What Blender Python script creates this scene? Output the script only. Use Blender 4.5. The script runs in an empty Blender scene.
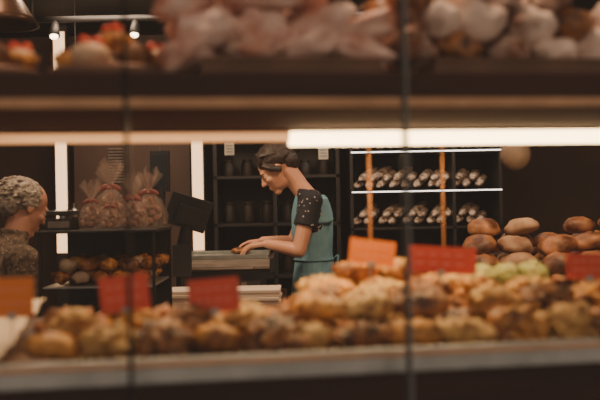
import bpy, bmesh, math, random
from mathutils import Vector, Matrix, noise
random.seed(7)
SC=bpy.context.scene
COL=SC.collection

# ------------------------------------------------------------ materials
def mat(name,c1,c2=None,scale=8,rough=.6,metal=0,emit=None,es=0,bump=0,alpha=1,spots=None,detail=4,lo=.35,hi=.65,sheen=0):
    m=bpy.data.materials.new(name); m.use_nodes=True
    nt=m.node_tree; b=nt.nodes['Principled BSDF']
    b.inputs['Roughness'].default_value=rough; b.inputs['Metallic'].default_value=metal
    b.inputs['Base Color'].default_value=(*c1,1)
    tc=nt.nodes.new('ShaderNodeTexCoord')
    if c2 or bump:
        n=nt.nodes.new('ShaderNodeTexNoise'); n.inputs['Scale'].default_value=scale; n.inputs['Detail'].default_value=detail
        nt.links.new(tc.outputs['Object'],n.inputs['Vector'])
        if c2:
            r=nt.nodes.new('ShaderNodeValToRGB')
            r.color_ramp.elements[0].position=lo; r.color_ramp.elements[1].position=hi
            r.color_ramp.elements[0].color=(*c1,1); r.color_ramp.elements[1].color=(*c2,1)
            nt.links.new(n.outputs['Fac'],r.inputs['Fac']); last=r.outputs['Color']
            if spots:
                vo=nt.nodes.new('ShaderNodeTexVoronoi'); vo.inputs['Scale'].default_value=spots[1]
                nt.links.new(tc.outputs['Object'],vo.inputs['Vector'])
                r2=nt.nodes.new('ShaderNodeValToRGB'); r2.color_ramp.elements[0].position=spots[2]; r2.color_ramp.elements[1].position=spots[2]+.06
                r2.color_ramp.elements[0].color=(1,1,1,1); r2.color_ramp.elements[1].color=(0,0,0,1)
                nt.links.new(vo.outputs['Distance'],r2.inputs['Fac'])
                mx=nt.nodes.new('ShaderNodeMixRGB'); mx.inputs['Color2'].default_value=(*spots[0],1)
                nt.links.new(r2.outputs['Color'],mx.inputs['Fac']); nt.links.new(last,mx.inputs['Color1']); last=mx.outputs['Color']
            nt.links.new(last,b.inputs['Base Color'])
        if bump:
            bp=nt.nodes.new('ShaderNodeBump'); bp.inputs['Strength'].default_value=bump; bp.inputs['Distance'].default_value=.01
            nt.links.new(n.outputs['Fac'],bp.inputs['Height']); nt.links.new(bp.outputs['Normal'],b.inputs['Normal'])
    if emit:
        b.inputs['Emission Color'].default_value=(*emit,1); b.inputs['Emission Strength'].default_value=es
    if alpha<1: b.inputs['Alpha'].default_value=alpha
    return m

def wood(name,c1,c2,rough=.45):
    m=bpy.data.materials.new(name); m.use_nodes=True; nt=m.node_tree; b=nt.nodes['Principled BSDF']
    tc=nt.nodes.new('ShaderNodeTexCoord'); mp=nt.nodes.new('ShaderNodeMapping'); mp.inputs['Scale'].default_value=(1,6,14)
    n=nt.nodes.new('ShaderNodeTexNoise'); n.inputs['Scale'].default_value=3; n.inputs['Detail'].default_value=6
    r=nt.nodes.new('ShaderNodeValToRGB'); r.color_ramp.elements[0].color=(*c1,1); r.color_ramp.elements[1].color=(*c2,1)
    r.color_ramp.elements[0].position=.3; r.color_ramp.elements[1].position=.7
    nt.links.new(tc.outputs['Object'],mp.inputs[0]); nt.links.new(mp.outputs[0],n.inputs['Vector'])
    nt.links.new(n.outputs['Fac'],r.inputs[0]); nt.links.new(r.outputs[0],b.inputs['Base Color'])
    b.inputs['Roughness'].default_value=rough
    b.inputs['Specular IOR Level'].default_value=.25
    return m

def glassy(name,col=(1,1,1),amt=.02,rough=.02):
    m=bpy.data.materials.new(name); m.use_nodes=True; nt=m.node_tree
    for n in list(nt.nodes): nt.nodes.remove(n)
    o=nt.nodes.new('ShaderNodeOutputMaterial'); t=nt.nodes.new('ShaderNodeBsdfTransparent'); g=nt.nodes.new('ShaderNodeBsdfGlossy')
    mx=nt.nodes.new('ShaderNodeMixShader'); mx.inputs[0].default_value=amt
    t.inputs[0].default_value=(*col,1); g.inputs['Roughness'].default_value=rough
    nt.links.new(t.outputs[0],mx.inputs[1]); nt.links.new(g.outputs[0],mx.inputs[2]); nt.links.new(mx.outputs[0],o.inputs[0])
    return m

M_wall=mat('dark_brown_plaster',(.036,.015,.009),(.052,.021,.012),3,.7)
M_cab=mat('brown_cabinet',(.06,.030,.019),(.08,.040,.025),3,.6)
M_wallr=mat('maroon_plaster',(.06,.018,.011),(.08,.024,.015),3,.7)
M_floor=mat('floor_tile',(.05,.035,.028),(.08,.055,.04),5,.35)
M_ceil=mat('ceiling_dark',(.02,.014,.012),(.028,.02,.016),4,.8)
M_fascia=wood('dark_fascia_wood',(.030,.009,.004),(.052,.016,.008),.7)
M_under=wood('mahogany_underside',(.05,.018,.011),(.08,.028,.016),.5)
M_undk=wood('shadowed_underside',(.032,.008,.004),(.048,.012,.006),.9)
M_trim=mat('matt_brass_trim',(.66,.38,.20),(.52,.29,.15),20,.5,.1)
M_steel=mat('brushed_steel',(.36,.38,.36),(.48,.49,.47),25,.3,.7)
M_black=mat('black_plastic',(.008,.008,.009),(.014,.013,.013),20,.5)
M_bmetal=mat('black_metal',(.014,.010,.009),(.022,.017,.015),15,.5,.3)
M_led=mat('led_on',(1,.9,.75),emit=(1,.68,.33),es=10)
M_leddim=mat('led_dim',(.6,.4,.25),emit=(1,.44,.17),es=.75,rough=.4)
M_led2=mat('shelf_led',(1,1,1),emit=(1,.90,.82),es=3.4)
M_post=mat('column_light',(1,.9,.7),emit=(1,.56,.26),es=2.2)
M_crust=mat('golden_crust',(.20,.055,.008),(.88,.41,.075),34,.34,bump=.9,lo=.38,hi=.62)
M_crust2=mat('baked_brown_crust',(.06,.017,.005),(.50,.19,.045),36,.36,bump=1.0)
M_crust3=mat('pale_streusel',(.32,.13,.025),(.92,.58,.19),48,.5,bump=1.0)
M_loaf=mat('round_loaf_crust',(.09,.028,.009),(.48,.21,.08),13,.5,bump=.5,lo=.38,hi=.68)
M_bag=mat('floured_baguette_crust',(.12,.065,.035),(.62,.48,.37),30,.7,bump=.5)
M_pink=mat('sugar_pink_dough',(.60,.24,.145),(.95,.68,.56),16,.75,bump=.4,lo=.34,hi=.6)
M_sugar=mat('powdered_sugar_bun',(.22,.078,.034),(.93,.72,.59),13,.8,bump=.4,lo=.40,hi=.58)
M_berry=mat('strawberry_glaze',(.6,.03,.01),(.8,.09,.02),30,.2)
M_cream=mat('cream',(.7,.43,.25),(.8,.56,.36),20,.5)
M_green=mat('pistachio_glaze',(.34,.38,.10),(.58,.53,.2),25,.5,bump=.3)
M_tray=mat('baking_tray_metal',(.13,.065,.038),(.20,.10,.06),12,.5,.4)
M_red=mat('red_tag_card',(.72,.07,.032),(.78,.10,.045),5,.55)
M_orange=mat('orange_tag_card',(.88,.25,.02),(.82,.21,.02),5,.55)
M_ink=mat('tag_ink',(.85,.40,.3),(.85,.36,.27),5,.6)
M_paper=mat('white_paper',(.68,.53,.42),(.76,.61,.50),8,.8)
M_skin=mat('skin',(.60,.28,.165),(.66,.32,.19),12,.5)
M_skin2=mat('aged_skin',(.50,.23,.145),(.58,.28,.175),14,.55)
M_hair=mat('dark_brown_hair',(.018,.009,.006),(.045,.022,.013),60,.5,bump=.6)
M_grey=mat('grey_hair',(.17,.13,.10),(.42,.34,.27),50,.7,bump=.8)
M_teal=mat('teal_tunic',(.12,.26,.33),(.17,.35,.42),14,.8,bump=.15)
M_flor=mat('dark_floral_shirt',(.004,.005,.009),(.010,.010,.016),20,.8,spots=((.45,.34,.33),50,.20))
M_trou=mat('black_trousers',(.012,.012,.014),(.02,.02,.023),20,.85)
M_jack=mat('brown_tweed_jacket',(.045,.027,.018),(.17,.11,.07),45,.9,spots=((.26,.18,.12),60,.22))
M_white=mat('eye_white',(.7,.66,.62))
M_lip=mat('lips',(.42,.13,.1),(.45,.15,.12),20,.45)
M_glass=glassy('display_glass',(.98,.975,.965),.026)
M_cello=mat('cellophane',(.50,.35,.27),(.70,.52,.42),30,.12,alpha=.22,bump=.8)
M_cookie=mat('cookies',(.12,.045,.025),(.42,.17,.11),30,.6)
M_ribbon=mat('ribbon_brown',(.30,.09,.07),(.4,.13,.1),10,.4)
M_jar=mat('dark_jar',(.03,.018,.014),(.07,.04,.028),10,.2)
M_copper=mat('copper_shade',(.10,.05,.03),(.14,.07,.04),8,.35,.6)
M_blob=mat('pale_light_blob',(.40,.27,.19),(.36,.25,.17),3,.5)  # tone of a blurred light blob, for the hanging ball

# ------------------------------------------------------------ mesh builder
_ico={}
def ico(n):
    if n not in _ico:
        bm=bmesh.new(); bmesh.ops.create_icosphere(bm,subdivisions=n,radius=1)
        _ico[n]=([v.co.copy() for v in bm.verts],[[v.index for v in f.verts] for f in bm.faces]); bm.free()
    return _ico[n]
class MB:
    def __init__(s,M=None): s.v=[];s.f=[];s.m=[];s.M=M or Matrix.Identity(4)
    def add(s,vs,fs,mi=0,M=None):
        o=len(s.v)
        T=s.M@M if M else s.M
        s.v+=[T@Vector(v) for v in vs]; s.f+=[[i+o for i in f] for f in fs]; s.m+=[mi]*len(fs)
    def box(s,x0,x1,y0,y1,z0,z1,mi=0,M=None):
        vs=[(x,y,z) for x in(x0,x1) for y in(y0,y1) for z in(z0,z1)]
        s.add(vs,[(0,1,3,2),(4,6,7,5),(0,4,5,1),(2,3,7,6),(0,2,6,4),(1,5,7,3)],mi,M)
    def ell(s,c,r,mi=0,n=3,rot=None,amp=0,fr=2,seed=0,fine=0):
        if not hasattr(r,'__len__'): r=(r,r,r)
        V,F=ico(n); vs=[]
        for v in V:
            k=1+(amp*noise.noise(v*fr+Vector((seed*3.1,seed*1.7,seed))) if amp else 0)
            if amp: k+=amp*.4*noise.noise(v*fr*2.7+Vector((seed,seed*2.3,1)))
            if fine: k+=fine*abs(noise.noise(v*8+Vector((seed*1.1,0,seed))))
            vs.append(Vector((v.x*r[0]*k,v.y*r[1]*k,v.z*r[2]*k)))
        T=Matrix.Translation(Vector(c))@(rot.to_4x4() if rot else Matrix.Identity(4))
        s.add(vs,F,mi,T)
    def loft(s,rings,mi=0,M=None):
        n=len(rings[0]); vs=[p for r in rings for p in r]; fs=[]
        for i in range(len(rings)-1):
            for j in range(n):
                a=i*n+j;b=i*n+(j+1)%n
                fs.append((a,b,b+n,a+n))
        fs.append(tuple(reversed(range(n)))); fs.append(tuple(range((len(rings)-1)*n,len(rings)*n)))
        s.add(vs,fs,mi,M)
    def tube(s,pts,rad,mi=0,n=12,M=None,flat=1):
        pts=[Vector(p) for p in pts]; rings=[]
        up=Vector((0,0,1))
        for i,p in enumerate(pts):
            t=(pts[min(i+1,len(pts)-1)]-pts[max(i-1,0)]).normalized()
            a=up if abs(t.dot(up))<.95 else Vector((0,1,0))
            x=t.cross(a).normalized(); y=x.cross(t).normalized()
            r=rad[i] if hasattr(rad,'__len__') else rad
            rings.append([p+x*r*math.cos(2*math.pi*k/n)+y*r*flat*math.sin(2*math.pi*k/n) for k in range(n)])
        s.loft(rings,mi,M)
    def cap(s,p0,p1,r0,r1,mi=0,n=2):
        s.ell(p0,r0,mi,n); s.ell(p1,r1,mi,n); s.tube([p0,p1],[r0,r1],mi,14)
    def lathe(s,prof,c,mi=0,n=24,M=None):
        rings=[[Vector((c[0]+r*math.cos(2*math.pi*k/n),c[1]+r*math.sin(2*math.pi*k/n),c[2]+z)) for k in range(n)] for r,z in prof]
        s.loft(rings,mi,M)
    def obj(s,name,mats,smooth=True,parent=None,bevel=0,remesh=0,smit=4):
        me=bpy.data.meshes.new(name); 
        if s.v:
            xs=[v.x for v in s.v];ys=[v.y for v in s.v];zs=[v.z for v in s.v]
            c=Vector(((min(xs)+max(xs))/2,(min(ys)+max(ys))/2,min(zs)))
        else: c=Vector()
        me.from_pydata([v-c for v in s.v],[],s.f)
        for m in mats: me.materials.append(m)
        for p,i in zip(me.polygons,s.m): p.material_index=i; p.use_smooth=smooth
        bm=bmesh.new(); bm.from_mesh(me); bmesh.ops.recalc_face_normals(bm,faces=bm.faces); bm.to_mesh(me); bm.free()
        o=bpy.data.objects.new(name,me); COL.objects.link(o); o.location=c
        if bevel:
            b=o.modifiers.new('b','BEVEL'); b.width=bevel; b.segments=2; b.limit_method='ANGLE'
        if remesh:
            r=o.modifiers.new('r','REMESH'); r.mode='VOXEL'; r.voxel_size=remesh; r.use_smooth_shade=True
            q=o.modifiers.new('s','SMOOTH'); q.factor=.5; q.iterations=smit
        if parent: 
            bpy.context.view_layer.update()
            o.parent=parent; o.matrix_parent_inverse=parent.matrix_world.inverted()
        return o
def empty(name,loc):
    e=bpy.data.objects.new(name,None); COL.objects.link(e); e.location=loc; e.empty_display_size=.1
    bpy.context.view_layer.update(); return e
def RZ(a): return Matrix.Rotation(a,3,'Z')
def RX(a): return Matrix.Rotation(a,3,'X')
def RY(a): return Matrix.Rotation(a,3,'Y')

# ------------------------------------------------------------ room shell
def shell(name,b,m):
    k=MB(); k.box(*b); return k.obj(name,[m],False)
shell('floor',(-2.7,2.7,-.6,6.8,-.1,0),M_floor)
shell('wall_back',(-2.7,2.7,6.7,6.8,0,2.7),M_wall)
shell('wall_left',(-2.8,-2.7,.95,6.8,0,2.7),M_wall)
shell('wall_right',(2.7,2.8,.95,6.8,0,2.7),M_wallr)
shell('ceiling',(-2.8,2.8,.95,6.8,2.7,2.8),M_ceil)

# ------------------------------------------------------------ window display (yawed 8 deg to the camera)
FM=Matrix.Translation((0,1.2,0))@Matrix.Rotation(math.radians(8),4,'Z')
L0,L1=-1.3,1.3
dc=empty('display_counter',(0,1.2,0))
k=MB(FM)
k.box(L0,L1,-.03,.56,0,1.105,0)
k.box(L0,L1,-.05,.58,1.105,1.12,1)
k.obj('counter_base',[M_fascia,M_tray],False,dc,bevel=.003)
k=MB(FM)
k.box(L0,L1,-.062,-.05,1.108,1.142,0)
k.box(L0,L1,-.066,-.062,1.130,1.137,1)
k.obj('front_rail',[M_steel,M_trim],False,dc,bevel=.003)
k=MB(FM)
k.box(L0,L1,0,.5,1.498,1.534,0)
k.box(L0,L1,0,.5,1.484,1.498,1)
k.box(L0,L1,-.006,-.0005,1.4835,1.4965,2)
for u in(-1.28,1.27): k.box(u,u+.02,.3,.5,1.12,1.49,0)
k.obj('upper_shelf',[M_fascia,M_undk,M_trim],False,dc,bevel=.001)
k=MB(FM)
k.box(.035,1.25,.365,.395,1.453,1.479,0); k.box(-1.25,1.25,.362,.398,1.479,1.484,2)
k.box(-1.25,.035,.365,.395,1.462,1.479,1)
k.obj('led_strip',[M_led,M_leddim,M_undk],False,dc,bevel=.002)
k=MB(FM)
for u,r in((.207,.0034),(.36,.0024)): k.tube([(u,.46,1.12),(u,.46,1.484)],r,0,10)
k.obj('brass_support_rods',[mat('brass_rod',(.46,.19,.06),(.42,.17,.05),10,.5,.1)],True,dc)
wp=empty('window_1',(0,1.08,0))
k=MB(FM)
k.box(-.2385,-.2335,-.125,-.105,1.02,2.6,0); k.box(.1225,.1285,-.117,-.110,1.02,2.6,0)
k.box(L0,L1,-.13,-.10,.98,1.02,0); k.box(L0,L1,-.13,-.10,2.6,2.7,0)
for u in(L0,L1-.05): k.box(u,u+.05,-.13,-.10,0,2.7,0)
k.box(.1285,.1300,-.117,-.110,1.02,2.6,1)
k.box(L0,L1,-.13,-.10,0,.98,0)
k.obj('frame',[M_black,M_steel],False,wp)
k=MB(FM); k.box(L0,L1,-.119,-.1175,1.02,2.6); k.obj('glass_pane',[M_glass],False,wp)

# ------------------------------------------------------------ pastries
def croissant(k,c,s,ang,mi=0,tilt=0):
    pts=[];rad=[];N=34
    for i in range(N+1):
        t=-1+2*i/N; a=t*1.25
        pts.append(Vector((math.sin(a)*.052*s,(1-math.cos(a))*.045*s,0)))
        ph=(t*3.2)%1.0
        rr=.030*s*(1-abs(t)**1.8*.8)*(.80+.30*ph)
        rad.append(max(rr,.004))
    M=Matrix.Translation(Vector(c))@Matrix.Rotation(ang,4,'Z')@Matrix.Rotation(tilt,4,'X')
    k.tube(pts,rad,mi,14,M,flat=.85)
def lump(k,c,r,mi,seed,flat=.7,amp=.35,fr=2.2):
    k.ell(c,(r*.95,r*.86,r*flat*.95),mi,4,RZ(seed*1.3)@RX(.3*math.sin(seed*2.1)),amp,fr,seed,fine=.38)
def swirl(k,c,r,mi,ang):
    pts=[];rad=[];N=40
    for i in range(N+1):
        t=i/N; a=t*4.2*math.pi; R=r*(.12+.75*t)
        pts.append((math.cos(a)*R,math.sin(a)*R,(1-t)*.014)); rad.append(r*.26*(1-.5*max(0,t-.9)*10*.6))
    k.tube(pts,rad,mi,8,Matrix.Translation(Vector(c))@Matrix.Rotation(ang,4,'Z')@Matrix.Rotation(.25*math.sin(ang*3),4,'X'),flat=1.4)
k=MB(FM);sd=0
for r,v in enumerate((.03,.115,.20)):
    for j in range(-9,1):
        u=j*.078-.04+(.03 if r%2 else 0)+random.uniform(-.008,.008); sd+=1
        if u<-.40: continue
        z=1.12+.024+random.uniform(0,.004)
        if sd%3==0: swirl(k,(u,v,z),.042,1,sd)
        else: lump(k,(u,v,z+.003),.041,(0,2,0,3)[sd%4],sd,.66,.6,2.8)
for j in range(4):
    sd+=1; u=-.33+j*.085; lump(k,(u,.09+.02*(j%2),1.170),.032,(0,3,1)[sd%3],sd,.6,.6,2.6)
k.obj('nut_roll_pile',[M_crust2,M_crust,M_crust,M_crust3],True)
k=MB(FM)
for r,(v,z) in enumerate(((.035,1.144),(.12,1.146),(.205,1.148),(.29,1.15),(.37,1.15))):
    for j in range(4):
        u=.01+j*.08+(.02 if r%2 else 0)
        if r>2: u+=.05
        croissant(k,(u,v,z),.95,random.uniform(-.5,.5)+(math.pi if (r+j)%2 else 0),sd%3,random.uniform(-.2,.2)); sd+=1
for v,z,n,o in((.08,1.181,3,.04),(.17,1.184,3,.06),(.26,1.186,3,.10),(.34,1.188,4,.09)):
    for j in range(n): croissant(k,(o+j*.08,v,z),.92,random.uniform(-.8,.8),(j+n)%3,random.uniform(-.3,.3))
for j in range(2): croissant(k,(.155+j*.08,.33,1.218),.85,random.uniform(-.8,.8),j,.2)
k.obj('croissant_pile',[M_crust,M_crust3,M_crust2],True)
k=MB(FM)
for r,(v,z) in enumerate(((.035,1.146),(.125,1.148),(.215,1.15),(.305,1.152))):
    for j in range(6):
        sd+=1; lump(k,(.335+j*.083+(.035 if r%2 else 0)+random.uniform(-.006,.006),v,z),.043,(0,1,2,0,2)[sd%5],sd,.68,.6,3)
for v,z in((.13,1.178),(.22,1.182)):
    for j in range(5):
        sd+=1; lump(k,(.34+j*.09+random.uniform(-.01,.01),v,z),.036,(0,1,2)[sd%3],sd,.62,.6,3)
k.obj('streusel_bun_pile',[M_crust,M_crust3,M_crust2],True)
k=MB(FM)
k.box(.33,.56,.365,.455,1.12,1.17,1)
for j in range(4):
    lump(k,(.36+j*.055,.41,1.192),.032,0,j+40,.7,.3,2)
k.obj('pistachio_pastries_tray',[M_green,M_tray],True)
k=MB(FM)
n=16;vs=[];fs=[]
for i in range(n):
    for j in range(n):
        x=-.72+i*.30/(n-1);y=.0+j*.4/(n-1)
        vs.append((x,y,1.124+.016*(1+noise.noise(Vector((x*16,y*16,0))))+(.04*((i-4)/9)**2 if i<4 else 0)+.04*(j/15)))
for i in range(n-1):
    for j in range(n-1): fs.append((i*n+j,(i+1)*n+j,(i+1)*n+j+1,i*n+j+1))
k.add(vs,fs)
k.obj('parchment_sheet',[M_paper],True)

def tray(name,u0,u1,v0,v1,z,M=FM):
    k=MB(M); h=.026
    k.box(u0,u1,v0,v1,z,z+.004); k.box(u0-.006,u1+.006,v0-.006,v0,z,z+h); k.box(u0-.006,u1+.006,v1,v1+.006,z,z+h)
    k.box(u0-.006,u0,v0,v1,z,z+h); k.box(u1,u1+.006,v0,v1,z,z+h)
    k.tube([(u0-.006,v0-.006,z+h),(u1+.006,v0-.006,z+h)],.003,0,8)
    return k.obj(name,[M_tray],False)
tray('baking_tray',-.13,.13,.05,.30,1.535)
tray('baking_tray',.225,.62,.05,.30,1.535)
k=MB(FM)
for L,(z,n) in enumerate(((1.582,4),(1.622,4),(1.662,3),(1.70,3))):
    for r,v in enumerate((.09,.17,.25)):
        for j in range(n):
            sd+=1; u=-.15+j*.084+.022*(L%2)+(.012 if r==1 else 0)+random.uniform(-.012,.012)
            k.ell((u,v,z+random.uniform(-.01,.008)),(.054*random.uniform(.8,1.1),.036,.025*random.uniform(.8,1.15)),0,3,RZ(random.uniform(-.7,.7))@RY(random.uniform(-.5,.5)),.45,2.0,sd)
k.obj('sugared_pastry_pile',[M_pink],True)
k=MB(FM)
for L,(z,n) in enumerate(((1.582,6),(1.628,5),(1.672,4))):
    for r,v in enumerate((.09,.17,.25)):
        for j in range(n):
            sd+=1; u=.20+j*.078+.035*(L%2)+(.02 if r==1 else 0)+random.uniform(-.01,.01)
            q=random.uniform(.82,1.15)
            k.ell((u,v,z+random.uniform(-.006,.006)),(.044*q,.036*q,.030*q),0 if sd%4 else 1,3,RZ(sd)@RY(random.uniform(-.4,.4)),.35,1.8,sd)
k.obj('powdered_bun_pile',[M_sugar,M_crust2],True)
k=MB(FM)
def rbox(k,c,rx,ry,h,mi):
    k.lathe([(rx*.96,0),(rx,.004),(rx,h-.004),(rx*.97,h)],c,mi,32)
rbox(k,(-.27,.16,1.535),.105,.1,.022,0); rbox(k,(-.48,.16,1.535),.10,.1,.022,0)
k.obj('serving_platters',[M_tray],True)
k=MB(FM)
for cx in(-.27,-.48):
    for a in range(8):
        an=a*math.pi*2/6; R=0 if a>=6 else .064
        if a==6: continue
        up=.03 if a==7 else 0
        c=(cx+R*math.cos(an),.16+R*math.sin(an),1.559+up)
        k.lathe([(.024,0),(.031,.022),(.029,.024),(.001,.024)],c,(0,1,3)[a%3] if a<7 else 0,16)
        k.ell((c[0],c[1],c[2]+.024),(.026,.026,.012),(1,3)[a%2],2)
        if a%2==0 or a==7:
          for q in range(3):
            k.ell((c[0]+.012*math.cos(q*2.1+a),c[1]+.012*math.sin(q*2.1+a),c[2]+.036),(.009,.009,.009),2,2)
k.obj('strawberry_tarts',[M_crust,M_cream,M_berry,M_crust2],True)

def tag(name_m,x,y,z,w,h,tilt,foot):
    k=MB(Matrix.Translation((x,y,z))@Matrix.Rotation(math.radians(8),4,'Z')@Matrix.Rotation(tilt,4,'Y')@Matrix.Rotation(-.12,4,'X'))
    k.box(-w/2,w/2,-.001,.001,-h/2,h/2,0)
    for i in range(2):
        zz=h*.2-i*h*.34
        for q in range(4):
            a=-w*.36+q*w*.19
            k.box(a,a+w*.11,-.0016,-.001,zz-.0010,zz+.0010,1)
    k.box(-.006,.006,-.003,.003,-h/2-.004,-h/2+.006,2)
    k.tube([(0,0,-h/2),(0,.0,-h/2-foot)],.0014,2,8)
    k.obj('price_tag',[name_m,M_ink,M_steel],False)
tag(M_orange,.13,1.52,1.252,.085,.045,.14,.04)
tag(M_red,.25,1.49,1.238,.13,.048,.08,.05)
tag(M_red,-.270,1.27,1.213,.074,.055,-.10,.02)
tag(M_red,-.135,1.28,1.206,.078,.052,-.06,.02)
tag(M_orange,-.438,1.26,1.211,.062,.06,.0,.06)
tag(M_red,.50,1.45,1.225,.08,.045,.05,.02)

# ------------------------------------------------------------ people
def body_frame(pos,yaw):
    return Matrix.Translation(pos)@Matrix.Rotation(yaw,4,'Z')
def hand(k,w,d,nrm,side,mi=0):
    w=Vector(w);d=Vector(d).normalized();nrm=Vector(nrm).normalized();s=Vector(side).normalized()
    for t in(-.024,-.008,.008,.024):
        k.cap(w+d*.012+s*t*.6,w+d*.075+s*t,.013,.0115,mi)
    for i,(t,L) in enumerate(((.027,.07),(.009,.08),(-.009,.074),(-.027,.058))):
        p=w+d*.082+s*t; dd=d.copy()
        for q,(fr,r) in enumerate(((.45,.0088),(.32,.008),(.23,.007))):
            ang=.32+.14*i*.4+q*.1
            dd=(dd*math.cos(ang)+nrm*math.sin(ang)+s*(t*.8)).normalized()
            e=p+dd*L*fr; k.cap(p,e,r,r*.92,mi); p=e
    p=w+d*.022+s*.022
    e=p+(d*.6+s*.75+nrm*.25).normalized()*.038; k.cap(p,e,.012,.0098,mi)
    e2=e+(d*.9+s*.25+nrm*.35).normalized()*.03; k.cap(e,e2,.0098,.0085,mi)
    e3=e2+(d*.95+nrm*.4).normalized()*.022; k.cap(e2,e3,.0085,.0072,mi)
def head_parts(k,H):
    def E(c,r): 
        V,F=ico(3); k.add([Vector((v.x*r[0]+c[0],v.y*r[1]+c[1],v.z*r[2]+c[2])) for v in V],F,0,H)
    def C(a,b,r0,r1):
        a=Vector(a);b=Vector(b)
        for i in range(6):
            t=i/5; p=a.lerp(b,t); r=r0+(r1-r0)*t; E(p,(r,r,r))
    E((-.012,0,.03),(.096,.074,.083)); E((.028,0,-.025),(.062,.058,.08)); E((.02,0,-.07),(.06,.05,.038))
    E((.064,0,-.1),(.022,.024,.017)); C((.086,0,.004),(.106,0,-.03),.008,.0115); E((.092,.012,-.034),(.01,.008,.008)); E((.092,-.012,-.034),(.01,.008,.008))
    E((.075,0,.02),(.018,.048,.012)); E((.083,0,-.062),(.011,.022,.007)); E((.081,0,-.075),(.011,.02,.007))
    for s in(1,-1):
        E((.062,s*.038,-.025),(.022,.02,.018)); E((-.004,s*.075,-.008),(.018,.008,.03)); E((.07,s*.031,0),(.014,.017,.012))
def face_details(H,par,brow,lid=True):
    k=MB(H)
    for s in(1,-1):
        k.ell((.078,s*.031,-.003),(.008,.013,.004),0,2); k.ell((.0835,s*.031,-.004),(.004,.007,.004),1,2)
        k.tube([(.088,s*.015,.017),(.089,s*.032,.021),(.076,s*.05,.016)],[.003,.0038,.002],2,8)
    k.ell((.0905,0,-.063),(.004,.019,.004),3,2); k.ell((.089,0,-.071),(.004,.017,.0045),3,2)
    k.obj('face_features',[M_white,M_black,brow,M_lip],True,par)
def ering(c,rx,ry,n=28,tilt=0):
    return [Vector((c[0]+rx*math.cos(2*math.pi*i/n),c[1]+ry*math.sin(2*math.pi*i/n),c[2]+tilt*math.cos(2*math.pi*i/n))) for i in range(n)]

# --- bakery worker
par=empty('bakery_worker',(.065,4.3,0))
W=body_frame((.065,4.3,0),math.pi)
def w2l(X,Y,Z): return (.065-X,4.3-Y,Z)
Hd=W@Matrix.Translation((.182,.0,1.515))@Matrix.Rotation(math.radians(36),4,'Y')
S_n=w2l(.055,4.14,1.345);E_n=w2l(-.01,4.09,1.10);W_n=w2l(-.170,4.17,1.135)
S_f=w2l(.055,4.46,1.345);E_f=w2l(-.04,4.51,1.12);W_f=w2l(-.20,4.42,1.138)
k=MB(W)
k.loft([ering((0,0,.83),.10,.165),ering((0,0,.95),.095,.15),ering((.0,0,1.05),.08,.125),ering((.0,0,1.18),.09,.14),ering((0,0,1.29),.09,.155),ering((.01,0,1.35),.06,.13),ering((.025,0,1.39),.045,.055)])
k.cap((.02,0,1.36),(.10,0,1.462),.052,.048)
k.cap((.07,0,1.43),(.128,0,1.50),.048,.055)
for S,E_,Wr in((S_n,E_n,W_n),(S_f,E_f,W_f)):
    k.cap(S,E_,.047,.036); k.cap(E_,Vector(E_).lerp(Vector(Wr),.35),.036,.036); k.cap(Vector(E_).lerp(Vector(Wr),.35),Wr,.036,.023)
hand(k,W_n,(1,-.25,-.1),(0,-.1,-1),(.0,-1,.1)); hand(k,W_f,(1,.25,-.1),(0,.1,-1),(0,1,.1))
for s in(1,-1):
    k.cap((-.02,s*.085,.86),(-.03,s*.09,.48),.085,.055); k.cap((-.03,s*.09,.48),(-.08,s*.09,.09),.055,.036)
    k.cap((-.09,s*.09,.05),(.08,s*.095,.035),.035,.026)
head_parts(k,W.inverted()@Hd)
k.obj('body',[M_skin],True,par,remesh=.005,smit=3)
face_details(Hd,par,M_hair)
k=MB(Hd)
k.ell((-.026,0,.050),(.102,.085,.086),0,4,None,.07,3,2)
k.ell((-.075,0,.0),(.054,.066,.066),0,3,None,.08,3,3)
k.ell((-.137,0,.035),(.036,.038,.038),0,3,None,.2,3,5)
k.ell((-.105,0,.025),(.03,.03,.03),0,3)
for s in(1,-1): k.tube([(.05,s*.066,.05),(.026,s*.079,.015),(-.02,s*.082,-.02)],[.012,.017,.017],0,8)
for q in range(26):
    a=q*.24-.1
    k.tube([(.06*math.cos(a)-.0,.07*math.cos(q*1.7),.125-.02*abs(math.cos(q*1.7))),(-.03,.08*math.cos(q*1.7),.11-.04*abs(math.cos(q*1.7))),(-.12,.03*math.cos(q*1.7),.05)],[.004,.008,.006],0,6)
k.obj('hair',[M_hair],True,par,remesh=.004,smit=2)
k=MB(W)
k.loft([ering((0,0,1.12),.088,.14),ering((.004,0,1.20),.098,.152),ering((.004,0,1.29),.099,.166),ering((.012,0,1.36),.074,.14),ering((.03,0,1.405),.056,.068,tilt=.006)])
for S,E_ in((S_n,E_n),(S_f,E_f)):
    S=Vector(S);E_=Vector(E_); m=S.lerp(E_,.52)
    k.ell(S,(.060,.056,.058),0,3); k.tube([S,S.lerp(E_,.3),m],[.058,.057,.060],0,20)
k.obj('floral_shirt',[M_flor],True,par,remesh=.006,smit=3)
k=MB(W)
k.loft([ering((0,0,.78),.125,.195),ering((0,0,.88),.118,.182),ering((0,0,.97),.107,.165),ering((0,0,1.06),.096,.146),ering((.004,0,1.18),.107,.150),ering((.004,0,1.28),.107,.150),ering((.006,0,1.335),.094,.128),ering((.012,0,1.375),.077,.098)])
k.tube([(-.02,.045,1.13),(-.035,.085,1.25),(-.03,.095,1.36)],[.07,.07,.045],0,18)
k.tube([(-.02,-.045,1.13),(-.035,-.085,1.25),(-.03,-.095,1.36)],[.07,.07,.045],0,18)
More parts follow.
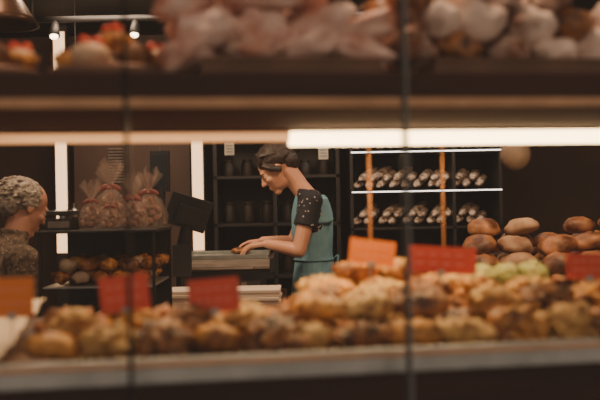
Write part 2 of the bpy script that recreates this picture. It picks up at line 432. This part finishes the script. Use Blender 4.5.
for q in range(9):
    a=math.pi*(.35+q*.16)
    for s in(1,-1):
        k.tube([(.112*math.cos(a),s*.172*math.sin(a),.82),(.100*math.cos(a+.1),s*.155*math.sin(a+.1),.96),(.094*math.cos(a+.25),s*.140*math.sin(a+.25),1.08)],[.014,.012,.006],0,8)
k.obj('teal_tunic',[M_teal],True,par,remesh=.006,smit=3)
k=MB(W)
r=[Vector((.100*math.cos(2*math.pi*i/40)+.0,.151*math.sin(2*math.pi*i/40),1.045)) for i in range(41)]
k.tube(r,.006,0,8)
for s in(1,-1): k.tube([(-.102,s*.005,1.045),(-.125,s*.03,1.06),(-.115,s*.04,1.0),(-.13,s*.035,.93)],[.005,.007,.006,.005],0,8)
k.obj('apron_tie',[mat('teal_tie',(.08,.18,.23),(.10,.22,.28),20,.8)],True,par)
k=MB(W)
for s in(1,-1):
    k.cap((-.02,s*.085,.88),(-.03,s*.09,.48),.098,.07); k.tube([(-.03,s*.09,.48),(-.07,s*.09,.11)],[.07,.058],0,18)
k.obj('trousers',[M_trou],True,par,remesh=.008)
k=MB(W)
for s in(1,-1):
    k.ell((.0,s*.095,.04),(.135,.046,.04),0,3); k.ell((-.07,s*.09,.06),(.055,.044,.055),0,3)
    k.box(-.12,.13,s*.095-.04,s*.095+.04,0,.02)
k.obj('shoes',[M_black],True,par,remesh=.006)

# --- elderly customer
CX,CY=-1.25,3.5
par2=empty('elderly_customer',(CX,CY,0))
W2=body_frame((CX,CY,0),math.radians(42))
Hd2=W2@Matrix.Translation((.10,0,1.345))@Matrix.Rotation(math.radians(26),4,'Y')
k=MB(W2)
k.loft([ering((-.04,0,.76),.12,.165),ering((-.04,0,.9),.12,.16),ering((-.02,0,1.05),.115,.165),ering((.0,0,1.13),.09,.14),ering((.03,0,1.19),.05,.06)])
k.cap((.03,0,1.15),(.08,0,1.29),.058,.055)
hs=[]
for s in(1,-1):
    S=Vector((0,s*.185,1.12));E_=Vector((-.02,s*.22,.87));Wr=Vector((.14,s*.19,.73)); hs.append((S,E_,Wr))
    k.cap(S,E_,.05,.04); k.cap(E_,Wr,.04,.025); hand(k,Wr,(.7,0,-.7),(-.3,-s,0),(.7,0,.7))
    k.cap((-.04,s*.09,.78),(-.02,s*.095,.43),.085,.055); k.cap((-.02,s*.095,.43),(-.06,s*.095,.08),.055,.036); k.cap((-.07,s*.095,.045),(.1,s*.1,.035),.035,.026)
head_parts(k,W2.inverted()@Hd2)
k.obj('body',[M_skin2],True,par2,remesh=.006,smit=3)
face_details(Hd2,par2,M_grey)
k=MB(Hd2)
k.ell((-.032,0,.036),(.096,.082,.080),0,4,None,.08,5,4)
k.ell((-.07,0,-.015),(.05,.066,.062),0,3,None,.1,6,6)
for s in(1,-1): k.ell((-.018,s*.070,.014),(.042,.016,.030),0,3,None,.2,5,7)
rr=random.Random(3)
for q in range(240):
    a=rr.uniform(0,2*math.pi); b=rr.uniform(-.4,1.0)
    d=Vector((math.cos(a)*math.cos(b*1.5),math.sin(a)*math.cos(b*1.5),math.sin(b*1.5)))
    if d.x>.5 and d.z<.8: continue
    p=Vector((-.032+d.x*.092,d.y*.078,.034+d.z*.076))
    fl=(Vector((-.9,d.y*.3,-.6))+d*.12+Vector((rr.uniform(-.2,.2),rr.uniform(-.2,.2),rr.uniform(-.2,.2)))).normalized()
    e=p+fl*rr.uniform(.02,.04)
    k.tube([p,p.lerp(e,.5)+d*.005,e],[.004,.005,.002],0,6)
k.obj('grey_hair',[M_grey],True,par2,remesh=.003,smit=2)
k=MB(W2)
k.loft([ering((-.04,0,.68),.145,.2),ering((-.04,0,.85),.14,.19),ering((-.03,0,1.0),.14,.185),ering((-.02,0,1.10),.125,.175),ering((.0,0,1.17),.095,.13),ering((.035,0,1.235),.070,.074,tilt=-.01)])
for S,E_,Wr in hs:
    k.ell(S,(.075,.07,.075),0,3); k.tube([S,E_],[.07,.058],0,18); k.ell(E_,.058,0,3); k.tube([E_,Wr],[.058,.042],0,18)
k.tube([(.03+.066*math.cos(a*.32),.070*math.sin(a*.32),1.238-.012*math.cos(a*.32)) for a in range(-8,9)][::-1],.013,0,8)
k.obj('tweed_jacket',[M_jack],True,par2,remesh=.008,smit=3)
k=MB(W2)
for s in(1,-1):
    k.cap((-.04,s*.09,.76),(-.02,s*.095,.43),.1,.075); k.tube([(-.02,s*.095,.43),(-.055,s*.095,.09)],[.075,.062],0,18)
k.obj('trousers',[M_trou],True,par2,remesh=.009)
k=MB(W2)
for s in(1,-1):
    k.ell((.02,s*.1,.04),(.135,.048,.042),0,3); k.box(-.1,.15,s*.1-.04,s*.1+.04,0,.02)
k.obj('shoes',[M_black],True,par2,remesh=.007)

# ------------------------------------------------------------ counter where she works
k=MB()
k.box(-.86,-.09,3.45,4.26,.1,.87,0); k.box(-.82,-.13,3.5,4.2,0,.1,2); k.box(-.88,-.075,3.43,4.28,.87,.90,1)
for i in range(3): k.box(-.84+i*.25,-.61+i*.25,3.44,3.45,.15,.82,1)
k.obj('service_counter',[M_fascia,M_under,M_black],False,bevel=.004)
M_dg=mat('dull_grey_metal',(.17,.135,.11),(.25,.20,.165),15,.4,.4)
# counter-top weighing register: dark body, rounded grey lid, side cheeks, keypad
k=MB()
k.box(-.54,-.18,3.83,4.30,.90,.985,0)
prof=[(3.83,1.03),(3.80,1.04),(3.80,1.052),(3.83,1.066),(3.92,1.075),(4.32,1.075),(4.32,1.03)]
k.loft([[Vector((-.575,y,z)) for y,z in prof],[Vector((-.145,y,z)) for y,z in prof]],1)
k.box(-.565,-.155,3.84,4.31,.985,1.03,2)
k.box(-.59,-.575,3.82,4.32,1.02,1.085,2); k.box(-.145,-.13,3.82,4.32,1.02,1.085,2)
# sloped keypad panel
T=Matrix.Translation((-.36,3.82,.945))@Matrix.Rotation(math.radians(-35),4,'X')
k.box(-.17,.17,-.012,.012,-.05,.045,2,T)
for i in range(8):
    for j in range(3): k.box(-.155+i*.034,-.131+i*.034,-.018,-.012,-.038+j*.025,-.020+j*.025,1,T)
k.tube([(-.50,3.80,1.045),(-.50,3.77,1.045),(-.22,3.77,1.045),(-.22,3.80,1.045)],.006,1,8)
k.obj('counter_scale_register',[M_bmetal,M_dg,M_black],False,bevel=.005)
k=MB(); z=1.076
k.box(-.555,-.165,3.96,4.30,z,z+.004)
for a,b,c,d in((-.565,-.155,3.952,3.96),(-.565,-.155,4.30,4.308),(-.565,-.555,3.96,4.30),(-.165,-.155,3.96,4.30)): k.box(a,b,c,d,z,z+.020)
k.obj('metal_work_tray',[M_steel],False,bevel=.002)
k=MB()
k.ell((-.31,4.27,1.097),(.05,.035,.017),0,3,None,.15,2,3)
k.obj('bread_roll',[M_crust2],True)
k=MB()
T=Matrix.Translation((-.50,3.72,1.305))@Matrix.Rotation(math.radians(20),4,'Z')@Matrix.Rotation(math.radians(18),4,'Y')@Matrix.Rotation(math.radians(12),4,'X')
k.box(-.095,.095,-.014,.012,-.072,.072,0,T); k.box(-.088,.088,.012,.0135,-.064,.064,1,T); k.box(-.05,.05,-.03,-.014,-.05,.03,0,T)
k.tube([(-.53,3.74,.92),(-.53,3.75,1.15),(-.50,3.73,1.28)],[.034,.032,.024],0,14)
k.lathe([(.09,0),(.09,.012),(.03,.02),(.022,.03)],(-.53,3.74,.90),0,28)
k.tube([(-.63,3.78,.90),(-.63,3.78,1.42)],.020,0,12); k.box(-.675,-.59,3.765,3.80,1.40,1.585,0); k.box(-.666,-.600,3.763,3.765,1.42,1.57,1)
k.box(-.57,-.49,3.70,3.735,1.02,1.16,0)
k.obj('pos_terminal',[mat('matt_black_plastic',(.005,.005,.006),(.008,.008,.009),20,.65),mat('dark_screen',(.01,.012,.015),(.014,.016,.02),3,.3)],False,bevel=.004)
k=MB()
for i in range(5):
    a=random.uniform(-.05,.05)
    k.box(-.24,.24,-.10,.10,0,.014,0,Matrix.Translation((-.33,3.58,.901+i*.0155))@Matrix.Rotation(a,4,'Z'))
k.obj('cake_box_stack',[M_paper],False,bevel=.002)

# ------------------------------------------------------------ left glass case with gift bags
x0,x1,y0,y1=-.90,-.50,2.85,3.22
k=MB()
k.box(x0,x1,y0,y1,0,.85,0)
for x in(x0,x1-.010):
    for y in(y0,y1-.010): k.box(x,x+.010,y,y+.010,.85,1.25,1)
k.box(x0-.006,x1+.006,y0-.006,y1+.006,1.25,1.26,1); k.box(x0,x1,y0,y1,.85,.862,1)
k.box(x0+.01,x1-.01,y0+.01,y1-.01,1.06,1.066,2); k.box(x0+.01,x1-.01,y1-.008,y1,.862,1.25,1)
k.obj('glass_display_case',[M_fascia,M_bmetal,M_steel],False,bevel=.002)
k=MB()
for z in(.862,1.066):
    for i in range(5):
        for j in range(3):
            for L in range(2):
                sd+=1; k.ell((x0+.055+i*.072+.03*L,y0+.07+j*.11,z+.028+L*.042),(.030,.032,.024),(0,0,1,0,2)[sd%5],2,RZ(sd),.4,2.5,sd)
k.obj('small_cake_assortment',[M_crust2,mat('dim_icing',(.35,.24,.17),(.45,.32,.22),20,.6),M_crust],True)
k=MB()
def gbag(cx,cy,z,s,sd):
    r2=random.Random(sd)
    rings=[];N=30
    for i,(r,h) in enumerate(((.036,0),(.046,.012),(.047,.035),(.042,.058),(.030,.078),(.014,.093),(.009,.100))):
        rings.append([Vector((cx+s*r*(1+.10*math.sin(7*2*math.pi*q/N+sd+i*.4)+.08*r2.uniform(-1,1))*math.cos(2*math.pi*q/N),cy+s*r*.8*(1+.10*math.sin(7*2*math.pi*q/N+sd+i*.4))*math.sin(2*math.pi*q/N),z+s*h)) for q in range(N)])
    k.loft(rings,0)
    for q in range(9):
        a=q*2*math.pi/9+sd; w=.5; hh=.045+.03*r2.random(); rad=.018+.026*r2.random()
        p0=Vector((cx,cy,z+s*.098)); 
        p1=p0+Vector((math.cos(a-w)*rad,math.sin(a-w)*rad,hh))*s; p2=p0+Vector((math.cos(a)*rad*.6,math.sin(a)*rad*.6,hh*1.25))*s; p3=p0+Vector((math.cos(a+w)*rad,math.sin(a+w)*rad,hh*.85))*s
        k.add([p0,p1,p2,p3],[(0,1,2),(0,2,3)],0)
    for q in range(24):
        a=q*2.4; h=.012+.0028*q; r=(.034 if h<.05 else .018)*s*math.sqrt(((q*3)%7)/6)
        k.ell((cx+r*math.cos(a),cy+r*.75*math.sin(a),z+h*s),(.013*s,.012*s,.008*s),1+(q%4==0),2,RX(q)@RY(q*1.3))
    k.lathe([(.010*s,.094*s),(.013*s,.099*s),(.010*s,.104*s)],(cx,cy,z),3,12)
    for t in(-1,1): k.ell((cx+t*.016*s,cy-.012,z+.100*s),(.015*s,.005,.007*s),3,2,RY(t*.5))
for i,(cx,cy,s) in enumerate(((-.745,2.98,1.0),(-.67,2.95,.8),(-.59,2.96,1.05),(-.71,3.12,1.5),(-.63,3.14,1.15),(-.56,3.10,1.3))): gbag(cx,cy,1.26,s,i)
k.obj('cellophane_gift_bags',[M_cello,M_cookie,mat('wafer',(.5,.3,.2),(.6,.38,.26),20,.5),M_ribbon],False)
k=MB()
k.box(-.895,-.80,2.92,3.02,1.26,1.30,0); k.box(-.885,-.81,2.918,2.92,1.268,1.292,2)
k.lathe([(.012,.04),(.012,.05),(.05,.056),(.064,.068),(.062,.069),(.048,.060),(.002,.059)],(-.847,2.97,1.26),1,28)
k.obj('kitchen_scale',[M_black,M_steel,M_dg],False,bevel=.001)
k=MB()
for cx,cy in((-.85,3.14),):
    k.lathe([(.035,0),(.048,.02),(.052,.04),(.048,.055),(.02,.075),(.008,.078),(.010,.09),(.002,.094)],(cx,cy,1.26),0,24)
k.obj('lidded_sugar_bowl',[M_jar],True)

# ------------------------------------------------------------ right counter with round loaves
k=MB()
k.box(.66,1.75,3.42,4.0,0,1.00,0); k.box(.64,1.77,3.40,4.02,1.00,1.02,1)
k.obj('bread_counter',[M_fascia,M_under],False,bevel=.004)
k=MB()
def loaf(c,r,seed):
    q=random.uniform(.9,1.12); rr=RZ(seed)@RX(.25*math.sin(seed*1.7))@RY(.15*math.sin(seed*2.9))
    V,F=ico(3); vs=[]
    for v in V:
        kk=1+.16*noise.noise(v*1.6+Vector((seed,seed*2,0)))
        z=v.z if v.z>-.45 else -.45-(abs(v.z)-.45)*.25
        gr=.07*math.exp(-((v.x-.25)/.09)**2)+.07*math.exp(-((v.x+.25)/.09)**2)
        z-=gr*2*max(0,v.z)
        vs.append(Vector((v.x*r*q*kk,v.y*r*kk,z*r*.66*kk)))
    k.add(vs,F,seed%3==0,Matrix.Translation(Vector(c))@rr.to_4x4())
for r,v in enumerate((3.50,3.66,3.82)):
    for j in range(6): sd+=1; loaf((.755+j*.158+.03*(r%2)+random.uniform(-.01,.01),v,1.060),.082,sd)
for r,v in enumerate((3.56,3.73)):
    for j in range(6): sd+=1; loaf((.765+j*.155+.04*r+random.uniform(-.02,.02),v,1.138+random.uniform(-.006,.006)),.078,sd)
for j,x in enumerate((.81,.97,1.22,1.36,1.5)): sd+=1; loaf((x,3.65+random.uniform(-.04,.04),1.208),.070,sd)
k.obj('round_loaf_stack',[M_loaf,mat('floured_loaf_crust',(.22,.10,.045),(.55,.36,.22),11,.7,bump=.4)],True)

# ------------------------------------------------------------ back shelving with baguettes
k=MB()
X0,X1,Y0,Y1=.33,1.33,5.45,5.95
k.box(X0,X1,Y1,Y1+.03,0,2.4,0)
for x in(X0,1.0,X1-.025): k.box(x,x+.02,Y0,Y1,0,2.4,0)
for z in(.5,.9,1.16,1.40,1.66,1.98,2.38): k.box(X0,X1,Y0,Y1,z-.015,z,0)
for z in(1.40,1.66): k.box(X0+.01,X1-.01,Y0-.012,Y0,z-.010,z-.003,1)
k.obj('bread_shelf_unit',[M_bmetal,M_led2],False)
k=MB()
for z in(1.16,1.40,1.66):
    for lay in range(2):
        for j in range(11 if lay==0 else 10):
            sd+=1; x=X0+.07+j*.083+lay*.03+random.uniform(-.012,.012)
            if .93<x<1.0: x-=.02
            a=random.uniform(-.045,.045); pts=[];rad=[]
            if x+.05>X1-.03: continue
            for q in range(15):
                t=q/14; pts.append((x-.045+t*(.11+a),Y0+.05+.26*t,z+.028+lay*.045+(.070+a*.6)*t))
                rad.append(.030*math.sqrt(max(.08,1-(2*t-1)**4))*(1+.14*math.cos(q*2.2)))
            k.tube(pts,rad,0,12,flat=.8)
k.obj('baguette_rows',[M_bag],True)
k=MB()
X0,X1=-.58,.27
k.box(X0,X1,6.0,6.03,0,2.4,0)
for x in(X0,-.18,X1-.025): k.box(x,x+.025,5.6,6.0,0,2.4,0)
for z in(.45,.85,1.2,1.52,1.84,2.16,2.38): k.box(X0,X1,5.6,6.0,z-.02,z,0)
for x,z in((-.50,1.66),(.13,1.62)): 
    k.box(x,x+.065,5.592,5.598,z,z+.085,1)
    for q in range(3): k.box(x+.01,x+.055,5.590,5.592,z+.02+q*.02,z+.024+q*.02,2)
k.obj('storage_shelf_unit',[M_bmetal,mat('old_label',(.4,.36,.3),(.5,.44,.36),8,.8),M_black],False)
k=MB()
for z in(.85,1.2,1.52,1.84):
    for j in range(6):
        h=random.uniform(.10,.16); x=-.50+j*.135
        if abs(x+.17)<.05: x+=.03
        k.lathe([(.04,0),(.045,.01),(.045,h*.75),(.03,h*.85),(.034,h*.87),(.034,h),(.003,h)],(x,5.86,z),0,18)
k.obj('storage_jars',[mat('brown_jar',(.016,.009,.006),(.028,.015,.010),10,.6)],True)
for cx,zb in((-1.72,1.0),(-.735,1.0)):
    k=MB(); k.box(cx-.05,cx+.05,6.03,6.09,0,2.65,0); k.box(cx-.042,cx+.038,6.02,6.032,zb,2.6,1)
    k.obj('illuminated_column',[M_bmetal,M_post],False,bevel=.003)
k=MB(); k.box(-1.65,-.80,6.1,6.5,0,2.45,0)
for i in range(12): k.box(-1.40,-1.28,6.085,6.1,1.5+i*.022,1.512+i*.022,1)
for x in(-1.24,-1.02): k.box(x,x+.005,6.09,6.1,.1,2.4,1)
k.obj('louvred_cabinet',[M_cab,M_dg],False,bevel=.003)
k=MB()
k.lathe([(.03,.14),(.05,.13),(.11,.03),(.13,0),(.122,0),(.10,.03),(.04,.11),(.002,.12)],(-1.06,3.0,2.0),0,28)
k.tube([(-1.06,3.0,2.13),(-1.06,3.0,2.70)],.005,1,8); k.lathe([(.05,0),(.05,.02)],(-1.06,3.0,2.68),1,20)
k.obj('copper_pendant_lamp',[M_copper,M_black],True)
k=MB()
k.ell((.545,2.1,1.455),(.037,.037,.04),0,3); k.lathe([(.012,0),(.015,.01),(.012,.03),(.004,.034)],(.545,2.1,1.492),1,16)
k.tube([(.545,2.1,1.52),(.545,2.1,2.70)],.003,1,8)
k.obj('light_blob_ball',[M_blob,M_black],True)  # pale ball standing in for a blurred round reflection; cord added
k=MB()
k.box(-1.9,1.2,5.0,5.04,2.45,2.48,0)
for x in(-1.6,0.9): k.box(x,x+.015,5.01,5.025,2.48,2.7,0)
for x in(-1.45,-.97,-.4,.3,.9):
    k.tube([(x,5.02,2.45),(x,4.98,2.36)],[.02,.035],0,14); k.ell((x,4.976,2.355),(.026,.02,.02),1,2)
k.obj('track_spotlights',[M_black,mat('spot_bulb',(1,1,1),emit=(1,.75,.45),es=8)],True)
k=MB()
for x,z in((-1.41,1.80),(-.19,1.80),(-.04,1.92)):
    k.lathe([(.012,0),(.02,-.01),(.03,-.05),(.028,-.05)],(x,5.3,z+.06),0,14)
    k.tube([(x,5.3,z+.06),(x,5.3,2.7)],.003,0,6); k.ell((x,5.3,z),(.017,.017,.017),1,2)
k.obj('small_pendant_bulbs',[M_black,mat('dim_bulb',(1,1,1),emit=(1,.6,.32),es=3)],True)

# ------------------------------------------------------------ lights
def area(name,loc,tgt,size,e,col,sy=None):
    l=bpy.data.lights.new(name,'AREA'); l.energy=e; l.size=size; l.color=col
    if sy: l.shape='RECTANGLE'; l.size_y=sy
    o=bpy.data.objects.new(name,l); COL.objects.link(o); o.location=loc
    o.rotation_euler=(Vector(tgt)-Vector(loc)).to_track_quat('-Z','Y').to_euler()
    return o
area('added_key_worker',(-.9,3.6,2.6),(.0,4.3,1.2),.4,30,(1,.73,.48))  # added key light so the worker stands out from the dark
area('ceiling_light_customer',(-1.2,2.7,2.6),(-1.2,3.5,1.2),.4,9,(1,.72,.48))
area('ceiling_light_bread',(1.0,2.9,2.6),(1.0,3.7,1.1),.3,28,(1,.65,.37))
area('ceiling_light_shelf',(.8,4.6,2.6),(.85,5.6,1.5),.4,22,(1,.84,.68))
area('added_fill_cabinet',(-1.2,5.0,2.6),(-1.1,6.2,1.5),.5,16,(1,.70,.48))  # added fill, brightens the cabinet so the terminal's outline reads
area('display_lamp',(.0,1.35,2.6),(.0,1.45,1.2),.3,14,(1,.66,.42))
a=area('under_shelf_lamp',(-.05,1.20+.26,1.480),(-.05,1.20+.20,1.1),.95,4.6,(1,.68,.33),.03)
a.rotation_euler=(0,0,math.radians(8))
w=bpy.data.worlds.new('street_daylight'); SC.world=w; w.use_nodes=True
w.node_tree.nodes['Background'].inputs[0].default_value=(.93,.74,.60,1); w.node_tree.nodes['Background'].inputs[1].default_value=.44

# ------------------------------------------------------------ camera
cd=bpy.data.cameras.new('camera'); co=bpy.data.objects.new('camera',cd); COL.objects.link(co)
cd.lens=50; cd.sensor_width=36; cd.clip_start=.05
co.matrix_world=Matrix.Translation((0,0,1.35))@Matrix.Rotation(math.radians(90),4,'X')@Matrix.Rotation(math.radians(-1.1),4,'Z')
cd.dof.use_dof=True; cd.dof.focus_distance=4.12; cd.dof.aperture_fstop=2.7
SC.camera=co
